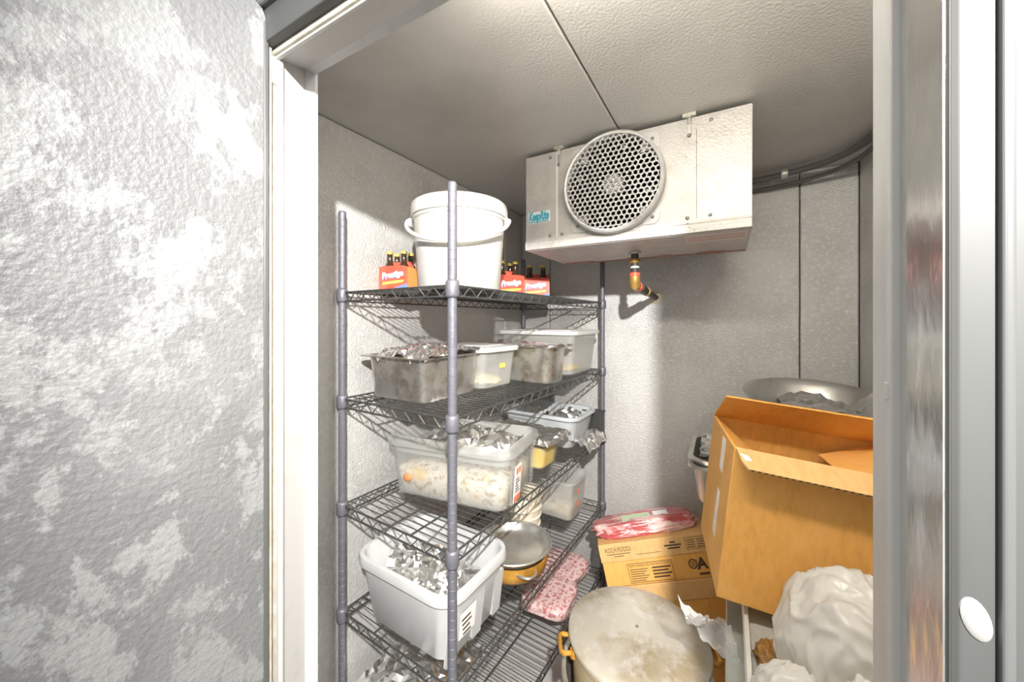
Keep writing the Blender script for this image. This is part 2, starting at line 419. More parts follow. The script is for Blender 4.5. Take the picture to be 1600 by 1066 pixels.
# right jamb, seen at a few centimetres
MB().prism([(.112, .452), (.112, .416), (.16, .416), (.16, .452)], 'z', 0, OZ+.02).build('right_jamb', 'jamb_grey', fr, bevel=.0012)
MB().prism([(.110, .402), (.110, .4125), (.113, .416), (.125, .416), (.125, .402)], 'z', 0, OZ+.01).build('jamb_bead', 'jamb_white', fr, bevel=.002, seg=3)
MB().prism([(.1155, .402), (.1205, .350), (.16, .350), (.16, .402)], 'z', 0, OZ+.01).build('strike_strip', 'shiny_strip', fr)
MB().prism([(.1210, .3515), (.1225, .347), (.16, .347), (.16, .3515)], 'z', 0, OZ+.01).build('jamb_groove', 'dark', fr)
MB().prism([(.1225, .347), (.1262, .3445), (.16, .3445), (.16, .356), (.1225, .356)], 'z', 0, OZ+.06).build('right_casing', 'casing_grey', fr, bevel=.0008)
MB().prism([(.1415, .339), (.1475, .339), (.1475, .346), (.1415, .346)], 'z', 0, OZ+.06).build('casing_bead', 'casing_pale', fr, bevel=.002, seg=3)
plug = MB().lathe([(0, -.0022), (.0055, -.002), (.0075, -.0008), (.008, 0.0006)], 24, 'y').build('plug', 'white_plug', fr, smooth=True, loc=(.1328, .3446, H0-.186))
plug.scale = (0.85, 1, 1.7); plug.rotation_euler = (0, R(-14), 0)
MB().box((.1092, .4055, H0-.064), (.1125, .4135, H0-.050)).build('clip', 'jamb_white', fr, bevel=.001)

# the open door leaf on the left
df = thing('door_1', 'open cold room door with blotchy grey embossed metal inside face', 'door', (-0.7005, 0.346, 0), R(-4)); df['kind'] = 'structure'
zt = H0 + 0.552
MB().prism([(0, 0.03), (-.95, 0.03), (-.95, zt), (-.028, zt), (-.008, zt-.012), (0, zt-.032)], 'x', -0.085, 0).build('leaf', 'leaf_metal', df, bevel=.003)
MB().box((-.088, -.0035, .03), (.0025, .004, zt-.03)).build('edge_trim', 'casing_pale', df, bevel=.0015)
MB().prism([(.004, 0.03), (.012, 0.03), (.012, zt-.03), (.004, zt-.03)], 'x', -0.06, -.006).build('gasket', 'gasket', df)

# batten added out of view over the door, inside, as soft fill light
lt = thing('fill_batten', 'unseen long tube added as fill light on the inside wall above the doorway', 'fill light', (0.02, YF, H0+.60))
MB().box((-.43, 0, -.030), (.43, .022, .030)).build('fill_base', 'fill_base', lt, bevel=.003)
MB().lathe([(.0, -.41), (.018, -.41), (.022, -.40), (.022, .40), (.018, .41), (0, .41)], 20, 'x', (0, .048, 0)).build('tube', 'fill_tube', lt, smooth=True)
for x0 in (-.425, .405): MB().box((x0, .02, -.026), (x0+.02, .074, .026)).build('end_cap', 'fill_base', lt, bevel=.003)

# ------------------------------------------------------------------ shelving
SZ = [H0 + .095, H0 - .26, H0 - .616, H0 - .972, H0 - 1.327]
AX, AY, W, LN, SR = -1.117, 0.790, 0.488, 1.18, R(-2.5)
def sh(u, v, z):      # shelf coordinates to world
    return (AX + u*math.cos(SR) - v*math.sin(SR), AY + u*math.sin(SR) + v*math.cos(SR), z)
su = thing('wire_shelving_unit', 'tall black wire shelving unit with five tiers along the left wall', 'shelving', (AX, AY, 0), SR)
prof = [(.011, 0), (.0125, .004)]
z = .02
while z < 1.84:
    prof += [(.0125, z), (.0120, z+.0006), (.0120, z+.0014), (.0125, z+.0020)]; z += .0254
prof += [(.0125, 1.848), (.010, 1.853), (0, 1.853)]
post_me = MB().lathe(prof, 20).mesh('post')
foot_me = MB().lathe([(.017, 0), (.017, .006), (.013, .012), (.013, .02)], 12).mesh('foot')
col_me = MB().lathe([(.0165, -.036), (.019, -.03), (.0185, .004), (.0150, .010), (.0128, .010)], 14).mesh('collar')
for (u, v) in ((0, 0), (W, 0), (W, LN), (0, LN)):
    p = link('post', post_me, 'post', su, loc=(u, v, 0))
    link('foot', foot_me, 'black_plastic', p)
    for zz in SZ: link('collar', col_me, 'post', p, smooth=True, loc=(0, 0, zz))
wire_me = MB().tube([(.004, 0, 0), (W-.004, 0, 0)], .0017, 5).mesh('wire')
rod_me = MB().tube([(0, .004, 0), (0, LN-.004, 0)], .0032, 6).mesh('rod')
fm = MB()
for zz in (-.0035, -.032):
    fm.tube([(0, 0, zz), (W, 0, zz)], .0032, 6).tube([(0, LN, zz), (W, LN, zz)], .0032, 6)
    fm.tube([(0, 0, zz), (0, LN, zz)], .0032, 6).tube([(W, 0, zz), (W, LN, zz)], .0032, 6)
frame_me = fm.mesh('shelf', fix=False)
def zigzag(a, b, n):
    a = Vector(a); b = Vector(b); pts = []
    for i in range(2*n+1):
        p = a.lerp(b, i/(2*n)); p.z = -.0035 if i % 2 == 0 else -.032; pts.append(p)
    return pts
tr_short = MB().tube(zigzag((.012, 0, 0), (W-.012, 0, 0), 8), .0023, 5).mesh('truss')
tr_long = MB().tube(zigzag((0, .012, 0), (0, LN-.012, 0), 19), .0023, 5).mesh('truss')
NW = 45
for zz in SZ:
    s = link('shelf', frame_me, 'wire', su, loc=(0, 0, zz))
    link('truss', tr_short, 'wire', s); link('truss', tr_short, 'wire', s, loc=(0, LN, 0))
    link('truss', tr_long, 'wire', s); link('truss', tr_long, 'wire', s, loc=(W, 0, 0))
    for k in (1, 2): link('rod', rod_me, 'wire', s, loc=(W*k/3, 0, -.0052))
    for k in range(1, NW): link('wire', wire_me, 'wire', s, loc=(0, LN*k/NW, -.0012))

# ------------------------------------------------------------------ cooling unit
EX0, EX1, EY0, EY1, EZ0, EZ1 = -0.713, 0.062, 1.34, 1.74, H0 + .279, H0 + .658
ev = thing('evaporator_cooling_unit', 'pale metal evaporator cooling unit with a round honeycomb fan guard hung from the ceiling', 'cooling unit', (EX0, EY0, EZ0))
EW, ED, EH = EX1-EX0, EY1-EY0, EZ1-EZ0
FX, FZ, FR = 0.356, 0.206, 0.165
body = MB()
lip = .034
body.box((0, .012, lip), (.008, ED, EH)).box((EW-.008, .012, lip), (EW, ED, EH)).box((0, .012, EH-.006), (EW, ED, EH))
body.build('housing', 'unit_metal', ev, bevel=.002)
# front panel with the fan opening
n = 72; angs = []
corner = [math.atan2(zc-FZ, xc-FX) for xc, zc in ((EW, EH), (0, EH), (0, lip), (EW, lip))]
angs = sorted([(-PI + 2*PI*k/n) for k in range(n)] + corner)
vo = []; vi = []
for a in angs:
    c_, s_ = math.cos(a), math.sin(a)
    t = min(((EW-FX)/c_ if c_ > 1e-9 else 1e9), ((-FX)/c_ if c_ < -1e-9 else 1e9), ((EH-FZ)/s_ if s_ > 1e-9 else 1e9), ((lip-FZ)/s_ if s_ < -1e-9 else 1e9))
    vo.append((FX+c_*t, 0, FZ+s_*t)); vi.append((FX+c_*(FR-.006), 0, FZ+s_*(FR-.006)))
k = len(angs); fp = MB()
back = [(p[0], .012, p[2]) for p in vo]; backi = [(p[0], .03, p[2]) for p in vi]
fp.add(vo+vi+back+backi, [(i, (i+1) % k, k+(i+1) % k, k+i) for i in range(k)] + [(i, 2*k+i, 2*k+(i+1) % k, (i+1) % k) for i in range(k)] + [(k+i, k+(i+1) % k, 3*k+(i+1) % k, 3*k+i) for i in range(k)])
fp.build('front_panel', 'unit_metal', ev)
MB().box((-.001, .002, 0.0), (EW+.001, ED, lip-.002)).build('drain_pan', 'unit_pan', ev, bevel=.006)
MB().prism([(-.004, .004), (-.006, lip-.004), (-.002, lip+.001), (.003, lip+.001), (.003, .002)], 'x', 0, EW).build('front_lip', 'unit_metal', ev, bevel=.001)
MB().box((.002, ED-.004, -.004), (EW-.002, ED+.004, .012)).build('rust_edge', 'rust', ev)
MB().lathe([(.0, .16), (FR, .16), (FR, .028)], 48, 'y', (FX, 0, FZ)).build('fan_well', 'coil', ev, smooth=True)
# panel seams
MB().box((.1335, -.0022, lip+.012), (.1385, .002, EH-.004)).build('seam_strip', 'leaf_trim', ev)
MB().box((EW-.152, -.001, .050), (EW-.1495, .002, EH-.04)).build('seam', 'dark', ev)
MB().prism([(EW-.1495, .040), (EW-.004, .040), (EW-.004, EH-.012), (EW-.1495, EH-.012)], 'y', -.0022, .002).build('access_panel', 'unit_metal', ev, bevel=.0009)
scr = MB().lathe([(0, -.0035), (.004, -.003), (.0058, -.0008), (.006, .001)], 10, 'y').mesh('screw')
for sx, sz in ((.108, EH-.02), (.108, .052), (.158, .052), (.158, .028), (EW-.178, .054), (EW-.178, .032), (EW-.110, EH-.022), (EW-.112, .055), (.115, .030)):
    link('screw', scr, 'screw', ev, smooth=True, loc=(sx, -.002, sz))
# fan: mounting plate ears, motor, blades, ring, honeycomb
for sx, sz in ((1, 1), (1, -1), (-1, -1), (-1, 1)):
    cx, cz = FX + sx*.133, FZ + sz*.133
    ear = MB().prism([(cx+sx*.024*math.cos(t)-0, cz+sz*.024*math.sin(t)) for t in [R(q) for q in range(0, 91, 15)]] + [(cx-sx*.03, cz+sz*.024), (cx-sx*.04, cz-sz*.04), (cx+sx*.024, cz-sz*.03)], 'y', -.004, .0005)
    e = ear.build('mount_ear', 'guard', ev)
    link('bolt', scr, 'screw', e, smooth=True, loc=(cx, -.006, cz))
MB().lathe([(FR+.012, 0), (FR+.014, -.022), (FR+.012, -.040), (FR+.006, -.046), (FR, -.044), (FR-.003, -.034), (FR-.002, 0)], 64, 'y', (FX, 0, FZ)).build('guard_ring', 'guard', ev, smooth=True)
MB().lathe([(0, -.015), (.035, -.012), (.04, .01), (.04, .08), (0, .08)], 24, 'y', (FX, 0, FZ)).build('fan_motor', 'fan_blade', ev, smooth=True)
for q in range(4):
    a0 = 2*PI*q/4 + .3; bl = MB(); pts = []
    for i in range(7):
        a = a0 + i/6*1.0; y = .045 - i/6*.05
        r1 = .15*(0.92 + .08*math.sin(i/6*PI))
        pts += [(FX+.036*math.cos(a0+.4*i/6), y*.6+.012, FZ+.036*math.sin(a0+.4*i/6)), (FX+r1*math.cos(a), y, FZ+r1*math.sin(a))]
    pts2 = [(x, y+.002, z_) for x, y, z_ in pts]
    bl.add(pts + pts2, [(2*i, 2*i+1, 2*i+3, 2*i+2) for i in range(6)] + [(14+2*i, 14+2*i+2, 14+2*i+3, 14+2*i+1) for i in range(6)])
    bl.build('fan_blade', 'fan_blade', ev)
hx = MB(); pitch = .0187; Rh = pitch/math.sqrt(3)
for i in range(-11, 12):
    for j in range(-12, 13):
        cx = (i + (j % 2)*.5)*pitch; cz = j*pitch*math.sqrt(3)/2
        if math.hypot(cx, cz) > FR + .002: continue
        vs_ = []
        for (rr, yy) in ((Rh*1.02, -.040), (Rh*.74, -.040), (Rh*.74, -.034), (Rh*1.02, -.034)):
            for k6 in range(6):
                a = PI/6 + k6*PI/3; x, z_ = cx + rr*math.cos(a), cz + rr*math.sin(a)
                h_ = math.hypot(x, z_)
                if h_ > FR+.002: x *= (FR+.002)/h_; z_ *= (FR+.002)/h_
                vs_.append((FX+x, yy, FZ+z_))
        hx.add(vs_, [(6*b+k6, 6*b+(k6+1) % 6, 6*((b+1) % 4)+(k6+1) % 6, 6*((b+1) % 4)+k6) for b in range(4) for k6 in range(6)])
link('honeycomb_grille', hx.mesh('honeycomb_grille', fix=False), 'guard', ev)
# hangers
for hxp in (.146, EW-.172):
    h = MB().box((hxp-.006, -.006, EH-.055), (hxp+.006, .001, EH+.006)).box((hxp-.02, -.012, EH+.002), (hxp+.02, .02, EH+.014)).build('hanger', 'zinc', ev, bevel=.0012)
    MB().lathe([(.006, 0), (.006, .030)], 8, 'z', (hxp, -.006, EH-.022)).lathe([(.011, 0), (.011, .008)], 6, 'z', (hxp, -.006, EH-.002)).build('nut', 'zinc', h)
    link('screw', scr, 'zinc', h, loc=(hxp, -.008, EH-.058))
# maker's plate and writing
lg = MB().box((.012, -.0014, .110), (.106, .0, .154)).build('name_plate', 'pale_plate', ev)
text_on_front('lettering', 'KeepRite', .048, .014, -.0018, .120, 'teal', lg, width=.088, shear=.25, bold=.0022)
MB().box((.012, -.0018, .1115), (.100, -.001, .1155)).build('underline', 'teal', lg)
wn = MB().box((EW-.19, .03, -.0012), (EW-.01, .15, 0.001)).build('warning_label', 'warn_paper', ev)
for k in range(3): MB().box((EW-.186, .05+.03*k, -.002), (EW-.016, .058+.03*k, -.001)).build('print_line', 'warn_red', wn)
for a, b in ((.32, .36), (.45, .50), (.02, .16), (.60, .70)):
    MB().box((a, ED-.03, -.006), (b, ED+.003, .006)).build('rust_patch', 'rust', ev, bevel=.002)

# drain pipe to the back wall
DX = EX0 + .379
dp = thing('drain_pipe', 'black drain pipe with brass and red fittings below the cooling unit', 'pipe', (DX, 1.582, EZ0))
zb = .145 - .279
MB().tube([(0, 0, .02), (0, 0, zb+.02), (0, .006, zb+.006), (0, .02, zb)], .0155, 12).build('riser', 'pipe_black', dp, smooth=True)
MB().tube([(0, .015, zb), (0, 2.10-1.582, .119-.279)], .0155, 12).build('outlet', 'pipe_black', dp, smooth=True)
MB().lathe([(.024, -.008), (.026, -.002), (.02, .004)], 16).build('collar', 'zinc', dp, smooth=True)
for nm, z0, z1, rr, mm in (('nut', -.045, -.028, .022, 'brass'), ('ring', -.066, -.058, .0185, 'leaf_trim'), ('coupling', -.104, -.084, .021, 'pipe_red'), ('ring', -.112, -.104, .019, 'leaf_trim')):
    MB().lathe([(rr*.9, z0), (rr, z0+.003), (rr, z1-.003), (rr*.9, z1)], 12).build(nm, mm, dp, smooth=True)
MB().tube([(0, 0, zb+.035), (0, 0, zb+.015), (0, .008, zb-.001), (0, .03, zb-.002)], .021, 12).build('elbow', 'brass', dp, smooth=True)
MB().tube([(0, .045, zb-.002), (0, .08, zb-.004)], .0215, 12).build('coupling', 'pipe_red', dp, smooth=True)
MB().tube([(0, .10, zb-.004), (0, .22, zb-.011)], .020, 12).build('sleeve', 'pipe_black', dp, smooth=True)
MB().tube([(0, .235, zb-.011), (0, .26, zb-.012)], .0215, 12).build('nut', 'brass', dp, smooth=True)
MB().lathe([(.0, -.010), (.018, -.008), (.032, -.002), (.036, .0005)], 16, 'y', (0, 2.10-1.582, .119-.279)).build('seal', 'sealant', dp, smooth=True)

# black lines along the ceiling
def cable(name, label, pts, r, clamp=None):
    t = thing(name, label, 'cable', pts[0])
    o = Vector(pts[0]); P = [Vector(p)-o for p in pts]
    out = []
    for i in range(len(P)-1):
        p0, p1, p2, p3 = P[max(i-1, 0)], P[i], P[i+1], P[min(i+2, len(P)-1)]
        for k in range(6):
            s_ = k/6
            out.append(0.5*((2*p1) + (p2-p0)*s_ + (2*p0-5*p1+4*p2-p3)*s_*s_ + (3*p1-p0-3*p2+p3)*s_**3))
    out.append(P[-1])
    MB().tube(out, r, 8).build('line', 'conduit', t, smooth=True)
    if clamp:
        MB().lathe([(r*1.5, -.012), (r*1.7, 0), (r*1.5, .012)], 12, 'x', Vector(clamp)-o).build('clamp', 'zinc', t, smooth=True)
cable('refrigerant_line', 'thick black line curving along the ceiling right of the cooling unit', [(-.1, 2.03, H0+.632), (.10, 2.02, H0+.634), (.22, 1.995, H0+.636), (.33, 1.95, H0+.64), (.41, 1.86, H0+.645), (.445, 1.70, H0+.648), (.45, 1.3, H0+.65), (.45, .9, H0+.65)], .014, (.21, 1.997, H0+.636))
cable('power_cable', 'thinner black cable running just below the thick ceiling line', [(-.1, 2.075, H0+.600), (.10, 2.07, H0+.602), (.24, 2.05, H0+.606), (.35, 2.01, H0+.612), (.435, 1.90, H0+.622), (.462, 1.70, H0+.63), (.466, 1.3, H0+.635), (.466, .9, H0+.635)], .009)

# ------------------------------------------------------------------ tier 1: bucket and bottles
bk = thing('plastic_bucket', 'large white plastic bucket with lid and lowered white handle on the top tier', 'bucket', (-.775, .985, SZ[0]))
MB().lathe([(0, .003), (.125, .003), (.130, 0), (.134, .006), (.149, .225), (.153, .228), (.153, .242), (.150, .250), (0, .250)], 48).build('pail', 'bucket', bk, smooth=True)
MB().lathe([(.1535, .236), (.159, .238), (.160, .262), (.157, .278), (.150, .284), (.140, .280), (0, .278)], 48).build('lid', 'bucket', bk, smooth=True)
rt = Vector((.864, .503, 0)); fw = Vector((-.503, .864, 0))
hp = []
for k in range(25):
    a = PI*k/24
    hp.append(rt*(-math.cos(a)*.166) - fw*(math.sin(a)*.140 + .03) + Vector((0, 0, .228 - math.sin(a)*.095)))
MB().tube(hp, .0062, 8).build('handle', 'bucket', bk, smooth=True)
for sgn in (-1, 1):
    MB().lathe([(.0, .0), (.016, .0), (.016, .01), (.010, .016), (0, .016)], 12, 'x').build('handle_boss', 'bucket', bk, smooth=True, loc=rt*(sgn*.150) - fw*.028 + Vector((0, 0, .222)), rot=(0, 0, R(30.2) + (0 if sgn > 0 else PI)))
for k in range(7):   # brown splash on the side
    a = R(-60 - 3 + k*1.6); zz = .035 + .01*math.sin(k*2.1)
    r_ = .1365
    MB().tube([(math.cos(a)*r_*1.0, math.sin(a)*r_, .018), (math.cos(a + (k-3)*.012)*(r_+.0012), math.sin(a + (k-3)*.012)*(r_+.0012), zz)], .0016, 5).build('stain', 'grime', bk)

def bottle_proto():
    t = thing('beer_bottle', 'x', 'bottle')
    MB().lathe([(0, .002), (.025, .002), (.028, .006), (.028, .105), (.024, .122), (.014, .140), (.0125, .178), (.0135, .180), (.0135, .186), (0, .186)], 20).build('glass', 'bottle_glass', t, smooth=True)
    MB().lathe([(.0155, .180), (.0152, .186), (.013, .193), (0, .1935)], 20).build('cap', 'cap_yellow', t, smooth=True)
    return t
def carrier(label, loc, rz, blabel, group, proto, first, k_=1.0):
    """open-topped bottle carrier, 0.135 x 0.075, holding four bottles in view"""
    t = thing('bottle_carrier', label, 'carrier', loc, rz, 'red bottle carriers on the top tier')
    t.scale = (k_, k_, k_)
    w, d, h, k = .142, .125, .125, .002
    for x0, y0, x1, y1, nm in ((-w/2, -d/2, w/2, -d/2+k, 'front'), (-w/2, d/2-k, w/2, d/2, 'back')):
        MB().prism([(x0, 0), (x1, 0), (x1, h*.96), (x1-.02, h), (x0+.02, h), (x0, h*.96)], 'y', y0, y1).build(nm, 'carrier_red', t)
    for x0 in (-w/2, w/2-k):
        MB().box((x0, -d/2, 0), (x0+k, d/2, h*.96)).build('side', 'carrier_orange', t)
    MB().box((-w/2, -d/2, 0), (w/2, d/2, .0018)).build('base', 'carrier_red', t)
    MB().box((-w/2+.003, -.001, .002), (w/2-.003, .001, .150)).build('divider', 'carrier_red', t)
    MB().prism([(-w/2, .002), (w/2, .002), (w/2, .045), (w/2-.05, .030), (-w/2+.05, .012), (-w/2, .006)], 'y', -d/2-.0006, -d/2).build('swoosh', 'print_blue', t)
    MB().prism([(-w/2+.016, .040), (w/2-.022, .050), (w/2-.016, .062), (-w/2+.02, .052)], 'y', -d/2-.0006, -d/2).build('gold_band', 'print_gold', t)
    text_on_front('lettering', 'Prestige', .036, -w/2+.016, -d/2-.0018, .068, 'print_white', t, width=.108, shear=.2, bold=.0016, rot=(PI/2, R(-7), 0))
    sh_ = text_on_front('lettering_shadow', 'Prestige', .036, -w/2+.0175, -d/2-.0009, .0655, 'print_blue', t, width=.110, shear=.2, bold=.0035, rot=(PI/2, R(-7), 0))
    for i, (bx, by) in enumerate(((-.036, -.031), (.036, -.031), (-.036, .031), (.036, .031))):
        b = proto if first and i == 0 else copy_tree(proto)
        v = Matrix.Rotation(rz, 3, 'Z') @ Vector((bx, by, .0019))*k_
        b.scale = (k_, k_, k_)
        b.location = Vector(loc) + v; b['label'] = blabel; b['category'] = 'bottle'; b['group'] = group
bp_ = bottle_proto()
carrier('red bottle carrier with white lettering between the left rear post and the white bucket', (-1.058, .990, SZ[0]), R(16), 'brown bottle with yellow cap in the carrier nearest the left rear post', 'bottles in the left carrier', bp_, True, .80)
carrier('red bottle carrier half hidden behind the left edge of the white bucket', (-1.015, 1.125, SZ[0]), R(16), 'brown bottle in the carrier half hidden by the bucket', 'bottles behind the bucket', bp_, False, .80)
carrier('dark red bottle carrier just right of the white bucket, turned away', (-.965, 1.60, SZ[0]), R(55), 'brown bottle in the turned carrier just right of the bucket', 'bottles in the turned carrier', bp_, False)
carrier('red bottle carrier with white lettering below the cooling unit logo', (-.895, 1.80, SZ[0]), R(24), 'brown bottle in the carrier below the cooling unit logo', 'bottles in the far carrier', bp_, False)

# ------------------------------------------------------------------ containers
def hotel_pan(name, label, w, d, h, loc, rz, material='steel_pan', flange=.016):
    m = MB()
    t = .0014
    wi, di = w - 2*flange, d - 2*flange
    m.loft([(wi*.90, di*.88, 0, .035), (wi*.93, di*.91, .008, .042), (wi*.985, di*.975, h-.022, .045), (wi*.985+.004, di*.975+.004, h-.018, .046), (wi, di, h-.004, .046), (w, d, h-.004, .03), (w+.002, d+.002, h-.001, .03), (w, d, h, .03),
            (wi-2*t, di-2*t, h, .045), (wi*.985-2*t, di*.975-2*t, h-.02, .044), (wi*.93-2*t, di*.91-2*t, .010, .04), (wi*.9-.01, di*.88-.01, t, .035)], 6)
    o = m.build(name, material, None, smooth=True, loc=loc, rot=(0, 0, rz))
    return tag(o, label, 'pan')
def foil_cover(name, label, w, d, loc, rz, z, seed, drop=.03, amp=.006, material='foil', nx=20, ny=20, cat='foil', over=.012, skirt=None):
    W2, D2 = w/2 + over, d/2 + over
    def shape(u, v):
        x = (u-.5)*2*(W2+drop); y = (v-.5)*2*(D2+drop)
        ex = max(abs(x)-W2, 0); ey = max(abs(y)-D2, 0)
        dn = max(ex, ey)
        xx = max(min(x, W2 + .25*ex), -W2-.25*ex); yy = max(min(y, D2+.25*ey), -D2-.25*ey)
        return (xx, yy, .004 - dn*.95 - .010*max(0, 1-((x/W2)**2))*max(0, 1-(y/D2)**2))
    m = crumple_sheet(nx, ny, shape, lambda u, v: amp*(1.0 if max(abs(u-.5), abs(v-.5)) < .36 else 1.5), 38, seed)
    o = m.build(name, material, None, loc=(loc[0], loc[1], z), rot=(0, 0, rz))
    return tag(o, label, cat)

# tier 2
hotel_pan('steel_food_pan', 'deep stained steel food pan with wide rim at the near end of the second tier', .31, .34, .142, (-.935, .995, SZ[1]), R(-1))
def fshape(u, v):
    x = -.13 + u*.26; y = -.155 + v*.27
    dn = max(0, .14 - v)*.22*(.55 + .45*math.sin(u*11))
    return (x, y, .004 + .020*math.sin(u*PI)*math.sin(v*PI) - dn)
tag(crumple_sheet(34, 30, fshape, .0075, 42, 11, .35).build('foil_cover', 'foil', None, loc=(-.895, .990, SZ[1]+.150), rot=(0, 0, R(4))), 'crumpled silver foil heaped over the near stained steel pan', 'foil')

def lidded_tub(name, label, w, d, h, loc, rz, taper, body_m, lid_m, rim=.010, lid_h=.02):
    t = thing(name, label, 'container', loc, rz)
    tub_mesh(w, d, h, taper, .03, .003, rim, .012).build('tub', body_m, t, smooth=True)
    if lid_m:
        l = MB().loft([(w+.008, d+.008, h-.010, .04), (w+.012, d+.012, h-.002, .042), (w+.012, d+.012, h+.004, .042), (w+.004, d+.004, h+.008, .04), (w-.028, d-.028, h+.008, .03), (w-.034, d-.034, h+lid_h*.4, .028), (w-.05, d-.05, h+lid_h*.45, .025)]).build('lid', lid_m, t, smooth=True)
        MB().loft([(w-.09, d-.09, h+lid_h*.45, .02), (w-.095, d-.095, h+lid_h*.6, .02)]).build('lid_panel', lid_m, l)
    return t
c1 = lidded_tub('clear_food_box', 'translucent food box with white lid and yellow residue beside the stained steel pan', .30, .225, .150, (-.895, 1.235, SZ[1]), R(-8), .90, 'milky', 'lid_white')
MB().box((.118, -.106, .010), (.121, -.104, .130)).build('rib', 'milky_thick', c1)
MB().box((.1335, .0, .075), (.1365, .030, .092)).build('sticker', 'yellow_food', c1)
tag(blob(3, .125, .09, .022, 3, .15, 2.5).copy() and link('food_residue', blob(3, .125, .09, .022, 3, .15, 2.5), 'yellow_pale', None, True, loc=(-.895, 1.235, SZ[1]+.008), rot=(0, 0, R(-8))), 'pale yellow sauce in the bottom of the food box on the second tier', 'food', kind='stuff')
hotel_pan('steel_food_pan', 'small steel food pan between the two lidded boxes on the second tier', .335, .185, .150, (-.758, 1.455, SZ[1]), R(-3))
foil_cover('foil_cover', 'flat foil sheet on the small steel pan of the second tier', .335, .185, (-.758, 1.455), R(-3), SZ[1]+.152, 21, .010, .003, 'foil', 20, 14, over=.004)
c2 = lidded_tub('clear_food_box', 'large tall translucent box with lid at the far end of the second tier', .43, .33, .200, (-.805, 1.765, SZ[1]), R(-3), .90, 'milky', 'lid_white')
tag(link('food_residue', blob(5, .16, .115, .020, 3, .15, 2.5), 'yellow_food', None, True, loc=(-.805, 1.765, SZ[1]+.008)), 'yellow layer in the bottom of the large far box', 'food', kind='stuff')

# tier 3
b3 = thing('storage_bin', 'large open translucent bin with foil and a red and white sticker on the third tier', 'bin', (-.845, 1.105, SZ[2]), R(8))
tub_mesh(.50, .33, .198, .92, .045, .004, .016, .02).build('tub', 'milky_thick', b3, smooth=True)
MB().loft([(.452, .282, .150, .04), (.456, .286, .204, .04), (.450, .280, .206, .04), (.446, .276, .150, .04)], caps=False).build('inner_rim', 'milky', b3, smooth=True)
for y0 in (-.095, .095): MB().box((.2225, y0-.012, .03), (.2265, y0+.012, .165)).build('rib', 'milky_thick', b3, rot=(0, R(3), 0))
st = MB().box((.2250, -.085, .030), (.2268, -.030, .150)).build('sticker', 'label_paper', b3, rot=(0, R(4), 0))
MB().box((.2268, -.085, .032), (.2274, -.030, .050)).build('sticker_band', 'label_red', st)
for k in range(2): MB().box((.2268, -.075+.022*k, .122), (.2274, -.060+.022*k, .142)).build('sticker_mark', 'label_red', st)
for k in range(5): MB().box((.2268, -.076, .062+.010*k), (.2274, -.042-.006*(k % 3), .066+.010*k)).build('sticker_line', 'ink', st)
tag(link('food_remains', MB().loft([(.408, .246, .006, .04), (.424, .262, .06, .04), (.430, .268, .095, .04), (.25, .14, .112, .04)]).mesh('f'), 'food_pale', None, True, loc=(-.845, 1.105, SZ[2]), rot=(0, 0, R(8))), 'pale mottled food filling the lower half of the large third tier bin', 'food', kind='stuff')
tag(link('food_piece', blob(9, .018, .006, .014, 2, .2, 3, False), 'food_red', None, True, loc=(-.975, .945, SZ[2]+.062), rot=(0, 0, R(8))), 'orange red food piece against the front of the third tier bin', 'food')
def fs2(u, v):
    return (-.17+.34*u, -.11+.22*v, .012 + .045*math.sin(u*3.0)*math.sin(v*3.0))
tag(crumple_sheet(18, 14, fs2, .020, 17, 4).build('foil_sheet', 'foil', None, loc=(-.80, 1.10, SZ[2]+.150), rot=(0, 0, R(12))), 'large crumpled foil sheet lying in the big translucent bin', 'foil')

y3 = lidded_tub('clear_food_box', 'clear container of yellow food under foil on the third tier', .31, .185, .125, (-.775, 1.445, SZ[2]), R(-4), .86, 'clear_tub', None)
tag(link('yellow_sauce', MB().loft([(.235, .125, .006, .03), (.255, .143, .085, .03), (.255, .143, .088, .03)]).mesh('f'), 'yellow_food', None, False, loc=(-.775, 1.445, SZ[2]), rot=(0, 0, R(-4))), 'bright yellow food inside the foil covered container', 'food', kind='stuff')
foil_cover('foil_cover', 'dull foil stretched over the yellow food container with a ragged edge', .31, .185, (-.775, 1.445), R(-4), SZ[2]+.127, 31, .020, .0045, 'foil_dull', 26, 20)
g3 = thing('grey_tub', 'open grey plastic tub at the far end of the third tier', 'tub', (-.815, 1.785, SZ[2]), R(-3))
tub_mesh(.43, .30, .155, .86, .045, .004, .014, .016).build('tub', 'grey_plastic', g3, smooth=True)
for i, (x, y, r_) in enumerate(((-.70, 1.80, .055), (-.77, 1.86, .045), (-.78, 1.75, .04))):
    tag(link('foil_packet', blob(40+i, r_, r_*.8, r_*.8, 3, .3, 2.5, True, .3), 'foil', None, False, loc=(x, y, SZ[2]+.085 if i == 0 else SZ[2]+.07)), 'crumpled foil packet inside the grey tub', 'foil packet', 'foil packets in the grey tub')
tag(MB().loft([(.12, .10, 0, .03), (.14, .12, .11, .03), (.15, .13, .112, .03), (.15, .13, .12, .03)]).build('dark_box', 'food_dark', None, smooth=True, loc=(-.925, 1.79, SZ[2]+.006)), 'dark lidded box standing inside the grey tub', 'box')
foil_cover('foil_cover', 'small foil cover on the dark box in the grey tub', .14, .12, (-.925, 1.79), 0, SZ[2]+.130, 35, .015, .005, 'foil', 12, 12)
bt = MB().loft([(.10, .035, 0, .008), (.11, .045, .13, .008), (.118, .052, .13, .008), (.118, .052, .138, .008)]).build('black_tray', 'black_plastic', None, loc=(-.62, 1.93, SZ[2]+.0005), rot=(0, 0, R(-2.5)))
tag(bt, 'narrow black plastic box between the grey tub and the far post', 'box')
def fs3(u, v): return (-.07+.14*u, -.12+.24*v, .006 + .02*u*(1-u)*4 - max(0, u-.85)*.15)
